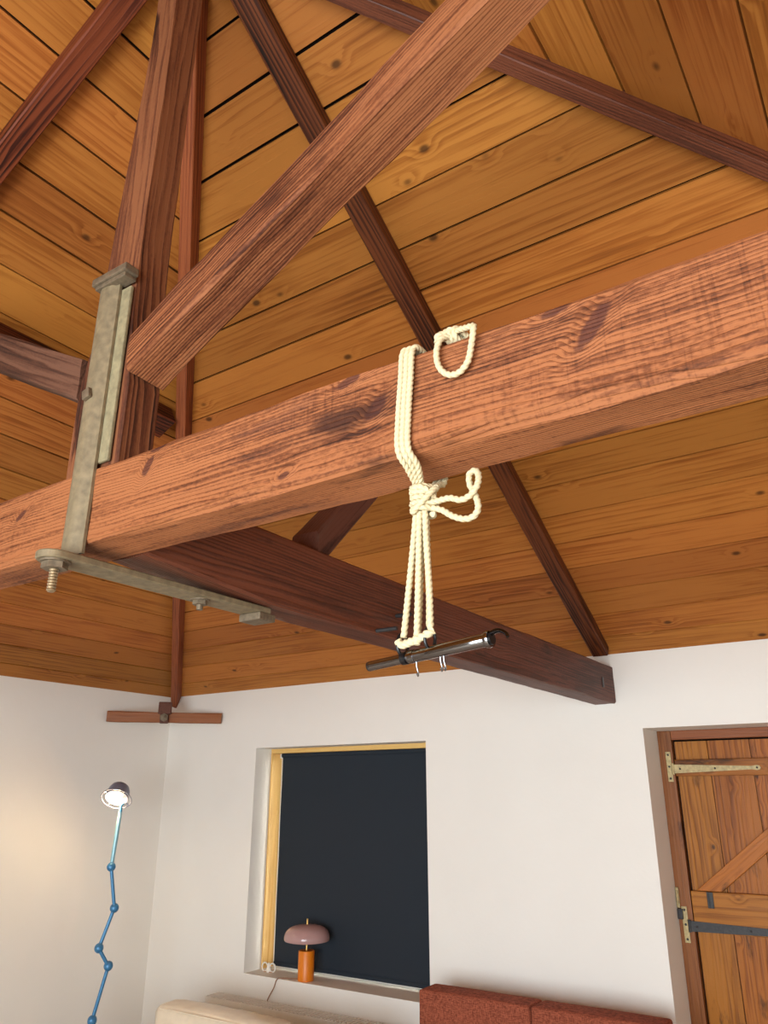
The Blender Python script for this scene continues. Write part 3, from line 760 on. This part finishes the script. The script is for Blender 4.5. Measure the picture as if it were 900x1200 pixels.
for xx in (-2.478, -1.1545):
    obj('bracket', boxbm((xx-.004, L+.20, 1.872), (xx+.004, L+.245, 1.903), .002), 'white', bl)
bm = boxbm((-2.470, L+.2085, .567), (-1.158, L+.2185, .592), .003); obj('hem_bar', bm, 'navy', bl)

tl = thing('table_lamp', (-2.067, L+.06, WZ0), 'table lamp with orange cylinder base and dusty pink dome on the window sill', 'lamp')
c = (-2.067, L+.06, WZ0)
obj('base', lathe(bmesh.new(), [(.047, 0), (.050, .002), (.050, .162), (.0485, .1645), (.0, .165)], 40, c, False), 'orange', tl, 40)
obj('stem', lathe(bmesh.new(), [(.0058, .1645), (.0058, .338), (.0048, .3405), (.0, .341)], 16, c, False), 'gold', tl, 40)
pf = [(.132, .216), (.140, .219), (.1435, .227), (.1435, .240), (.140, .256), (.130, .274), (.112, .290), (.085, .301), (.05, .307), (.012, .309), (.0064, .309), (.0064, .306), (.05, .304), (.084, .298), (.110, .287), (.127, .272), (.1365, .255), (.140, .240), (.1395, .229), (.132, .222)]
obj('shade', lathe(bmesh.new(), pf+[pf[0]], 48, c, False), 'pink', tl, 40)
obj('bulb', lathe(bmesh.new(), [(.0062, .214), (.016, .219), (.022, .232), (.020, .250), (.0062, .265)], 20, c, False), 'white', tl, 50)
obj('flex', tube(bmesh.new(), [(-2.115, L+.055, WZ0+.004), (-2.17, L+.03, WZ0+.0045), (-2.225, L+.006, WZ0+.0045), (-2.247, L-.006, WZ0-.006), (-2.262, L-.012, WZ0-.05), (-2.29, L-.03, WZ0-.11), (-2.32, L-.035, WZ0-.2)], .0035, 8, .01), 'cord', tl, 60)

orn = thing('ring_ornament', (-2.415, L+.11, WZ0), 'tiny ornament with two white rings at the left end of the window sill', 'ornament')
for xx in (-2.450, -2.385):
    bm = bmesh.new(); P = [(xx+.024*math.cos(a), L+.108, WZ0+.0285+.024*math.sin(a)) for a in [2*PI*k/24 for k in range(24)]]
    tube(bm, P, .0045, 10, None, True); obj('ring', bm, 'white', orn, 60)
bm = bmesh.new(); lathe(bm, [(.012, 0), (.014, .004), (.013, .03), (.008, .048), (.002, .056)], 14, (-2.4175, L+.108, WZ0)); obj('post', bm, 'white', orn, 50)
bm = boxbm((-2.455, L+.100, WZ0+.0002), (-2.380, L+.120, WZ0+.0045), .001); obj('foot', bm, 'wood_small', orn)

# ------------------------------------------------------------------ radiator
rad = thing('radiator', (-1.98, 3.09, 0), 'low radiator with slatted top between window wall and cream sofa', 'radiator')
RX0, RX1, RY0, RY1, RZ = -2.70, -1.14, 3.035, 3.145, .436
bm = bmesh.new(); box(bm, (RX0, RY0, .12), (RX1, RY0+.014, RZ-.006), .004); box(bm, (RX0, RY1-.014, .12), (RX1, RY1, RZ-.006), .004)
obj('panel', bm, 'white', rad)
bm = bmesh.new(); xx = RX0+.012
while xx < RX1-.02:
    box(bm, (xx, RY0-.002, RZ-.006), (xx+.011, RY1+.002, RZ)); xx += .027
obj('top_grille', bm, 'white', rad)
bm = bmesh.new(); xx = RX0+.02
while xx < RX1-.02:
    box(bm, (xx, RY0+.015, .14), (xx+.003, RY1-.015, RZ-.017)); xx += .03
box(bm, (RX0+.012, RY0+.0145, RZ-.016), (RX1-.012, RY1-.0145, RZ-.0125))  # brown plate added below the slats, stands in for shade in the gaps
obj('fins_and_shade_plate', bm, 'cord', rad)
for xx in (RX0+.1, RX1-.14):
    obj('foot', boxbm((xx, RY0+.016, 0), (xx+.04, RY1-.016, .1395), .004), 'white', rad)

# ------------------------------------------------------------------ sofas
def cushion(bm, a, b, bev, puff=.012, seed=0, wr=0., n=9):
    """soft block: bevelled, subdivided, puffed and creased"""
    t = bmesh.new(); box(t, a, b, bev, 4)
    bmesh.ops.triangulate(t, faces=[f for f in t.faces if len(f.verts) > 4])
    bmesh.ops.subdivide_edges(t, edges=[e for e in t.edges if e.calc_length() > .06], cuts=n, use_grid_fill=True)
    t.normal_update()
    A, B = Vector(a), Vector(b); C = (A+B)/2; Hh = (B-A)/2
    mv = []
    for v in t.verts:
        q = Vector([(v.co[i]-C[i])/max(1e-6, Hh[i]) for i in range(3)])
        k = sorted(abs(x) for x in q)
        m = (1-k[0]**2)*(1-k[1]**2)
        w = wr*(noise.noise(Vector((v.co.x*9, v.co.y*14, v.co.z*14+seed))) + .6*noise.noise(Vector((v.co.x*26+v.co.z*30, v.co.y*20, v.co.z*12+seed))))
        mv.append(v.co + v.normal*(puff*m+w))
    for v, c in zip(t.verts, mv): v.co = c
    add(bm, t, Matrix.Identity(4)); return bm
cs = thing('leather_sofa', (-1.76, 2.3, 0), 'cream leather sofa with rounded back under the window', 'sofa')
xs = [(-2.495, -1.572), (-1.566, -1.02)]
for i, (a, b) in enumerate(xs):
    bm = cushion(bmesh.new(), (a, 2.43, .30), (b, 2.64, .527), .08, .008, 3*i, .0045, 14)
    k = obj('back_cushion', bm, 'cream', cs, 80)
    P = [(a+.05, 2.446, .505), (a+.2, 2.440, .509), ((a+b)/2, 2.438, .510), (b-.2, 2.440, .509), (b-.05, 2.446, .505)]
    obj('piping', tube(bmesh.new(), P, .004, 8, .02), 'cream', k, 60)
    bm = cushion(bmesh.new(), (a, 1.82, .27), (b, 2.45, .40), .04, .012, 3*i+1, .003); obj('seat_cushion', bm, 'cream', cs, 80)
bm = cushion(bmesh.new(), (-2.49, 1.84, .08), (-1.025, 2.70, .28), .02, .0, 5, .0, 3); obj('base', bm, 'cream', cs, 60)
for xx, yy in ((-2.42, 1.9), (-1.1, 1.9), (-2.42, 2.63), (-1.1, 2.63)):
    obj('foot', lathe(bmesh.new(), [(.018, 0), (.025, .085)], 14, (xx, yy, 0)), 'black', cs, 40)
rs = thing('fabric_sofa', (-.35, 2.5, 0), 'rust red woven fabric sofa with square back to the right of the window', 'sofa')
for i, (a, b) in enumerate(((-.956, -.3585), (-.3535, .244))):
    bm = cushion(bmesh.new(), (a, 2.79, .30), (b, 2.955, .712), .018, .006, 9+i, .001); obj('back_cushion', bm, 'red', rs, 60)
    bm = cushion(bmesh.new(), (a, 2.10, .27), (b, 2.785, .41), .03, .010, 12+i, .001); obj('seat_cushion', bm, 'red', rs, 60)
bm = cushion(bmesh.new(), (-.95, 2.12, .12), (.238, 2.95, .27), .012, 0, 5, 0, 3); obj('base', bm, 'red', rs, 60)
for xx, yy in ((-.88, 2.18), (.17, 2.18), (-.88, 2.89), (.17, 2.89)):
    obj('foot', lathe(bmesh.new(), [(.014, 0), (.022, .122)], 14, (xx, yy, 0)), 'wood_small', rs, 40)

# ------------------------------------------------------------------ jointed floor lamp
DX = Vector((.22, -.158, 0))
fl_ = thing('floor_lamp', (-2.945, 2.40, 0), 'lit blue jointed floor lamp standing in the room corner', 'lamp')
J = [Vector(p) for p in ((-3.150, 2.582, 1.532), (-3.162, 2.568, 1.184), (-3.132, 2.605, .943), (-3.173, 2.553, .719), (-3.131, 2.607, .617), (-3.168, 2.560, .328), (-3.150, 2.582, .06))]
KS = .945   # nearer the middle of the room than the wall
CC = Vector((1.38368, -.96544, 1.62))
J = [Vector(((p-CC)*KS+CC).to_tuple()) for p in J]; J[-1].z = .06
tv = Vector((.782, -.623, 0))        # towards the middle of the room
for i, (a, b) in enumerate(zip(J, J[1:])):
    o1, o2 = (tv*.012 if i % 2 else tv*-.012), (tv*.012 if i % 2 else tv*-.012)
    if i == 0: f = lambda u: .011+.010*u*(1-u)
    else: f = lambda u: .0105
    d = (b-a).normalized()
    bm = tube(bmesh.new(), [(a+o1)*(1-k/8)+(b+o2)*(k/8) for k in range(9)], f, 12)
    o = obj('arm', bm, 'pale_blue' if i == 0 else 'blue', fl_, 50)
    if i == 0: tag(o, 'pale blue shining top arm')
for i, a in enumerate(J[1:-1]):
    bm = bmesh.new(); prof = [(.004, -.030), (.014, -.029), (.021, -.022), (.026, -.013), (.0265, -.003), (.0245, -.002), (.0245, .002), (.0265, .003), (.026, .013), (.021, .022), (.014, .029), (.004, .030)]
    lathe(bm, prof, 24); x, y, z = frame_of(Vector((-tv.y, tv.x, 0)), tv)
    obj('joint', bm, 'blue', fl_, 40, mat_of(a, x, y, z))
obj('base', lathe(bmesh.new(), [(.15, 0), (.152, .006), (.148, .018), (.06, .030), (.03, .040), (.022, .07)], 40, (J[-1].x, J[-1].y, 0)), 'blue', fl_, 40)
rv = Vector((.8275, .5615, 0))
ax = (.83*(-.58*rv - .81*ZV) + .56*tv).normalized()
hc = (Vector((-3.168, 2.560, 1.628))-CC)*KS+CC
x, y, z = frame_of(rv, ax)
# dome with opening along +z of its frame
pf = [(.0705, .030), (.0705, .0), (.067, -.028), (.056, -.052), (.038, -.066), (.018, -.072), (.004, -.073)]
pi_ = [(.004, -.0705), (.018, -.0695), (.037, -.0635), (.0540, -.050), (.0648, -.027), (.068, .0), (.068, .030)]
obj('head_shade', lathe(bmesh.new(), pf+pi_+[pf[0]], 40, (0, 0, 0), False), 'shade_grey', fl_, 50, mat_of(hc, x, y, z))
bm = bmesh.new(); tube(bm, [(.093*math.cos(2*PI*k/32), .093*math.sin(2*PI*k/32), .034) for k in range(32)], .0035, 8, None, True)
for k in range(4):
    a = PI/4+PI/2*k; tube(bm, [(.0700*math.cos(a), .0700*math.sin(a), .020), (.091*math.cos(a), .091*math.sin(a), .034)], .003, 8)
obj('rim_ring', bm, 'shade_grey', fl_, 60, mat_of(hc, x, y, z))
obj('bulb', lathe(bmesh.new(), [(.012, -.066), (.013, -.04), (.024, -.026), (.034, -.004), (.032, .014), (.020, .026), (.003, .030)], 24), 'bulb', fl_, 60, mat_of(hc, x, y, z))
obj('head_bracket', tube(bmesh.new(), [J[0]+Vector((0, 0, -.012)), J[0]+Vector((0, 0, .012)), hc+rv*.03-ZV*.062-tv*.01, hc+rv*.045-ZV*.05-tv*.01], .009, 10, .01), 'blue', fl_, 50)
pl = bpy.data.lights.new('lamp_bulb_light', 'POINT'); pl.energy = 9; pl.color = (1, .70, .38); pl.shadow_soft_size = .03
po = bpy.data.objects.new('lamp_bulb_light', pl); COL.objects.link(po); po.location = hc+ax*.045
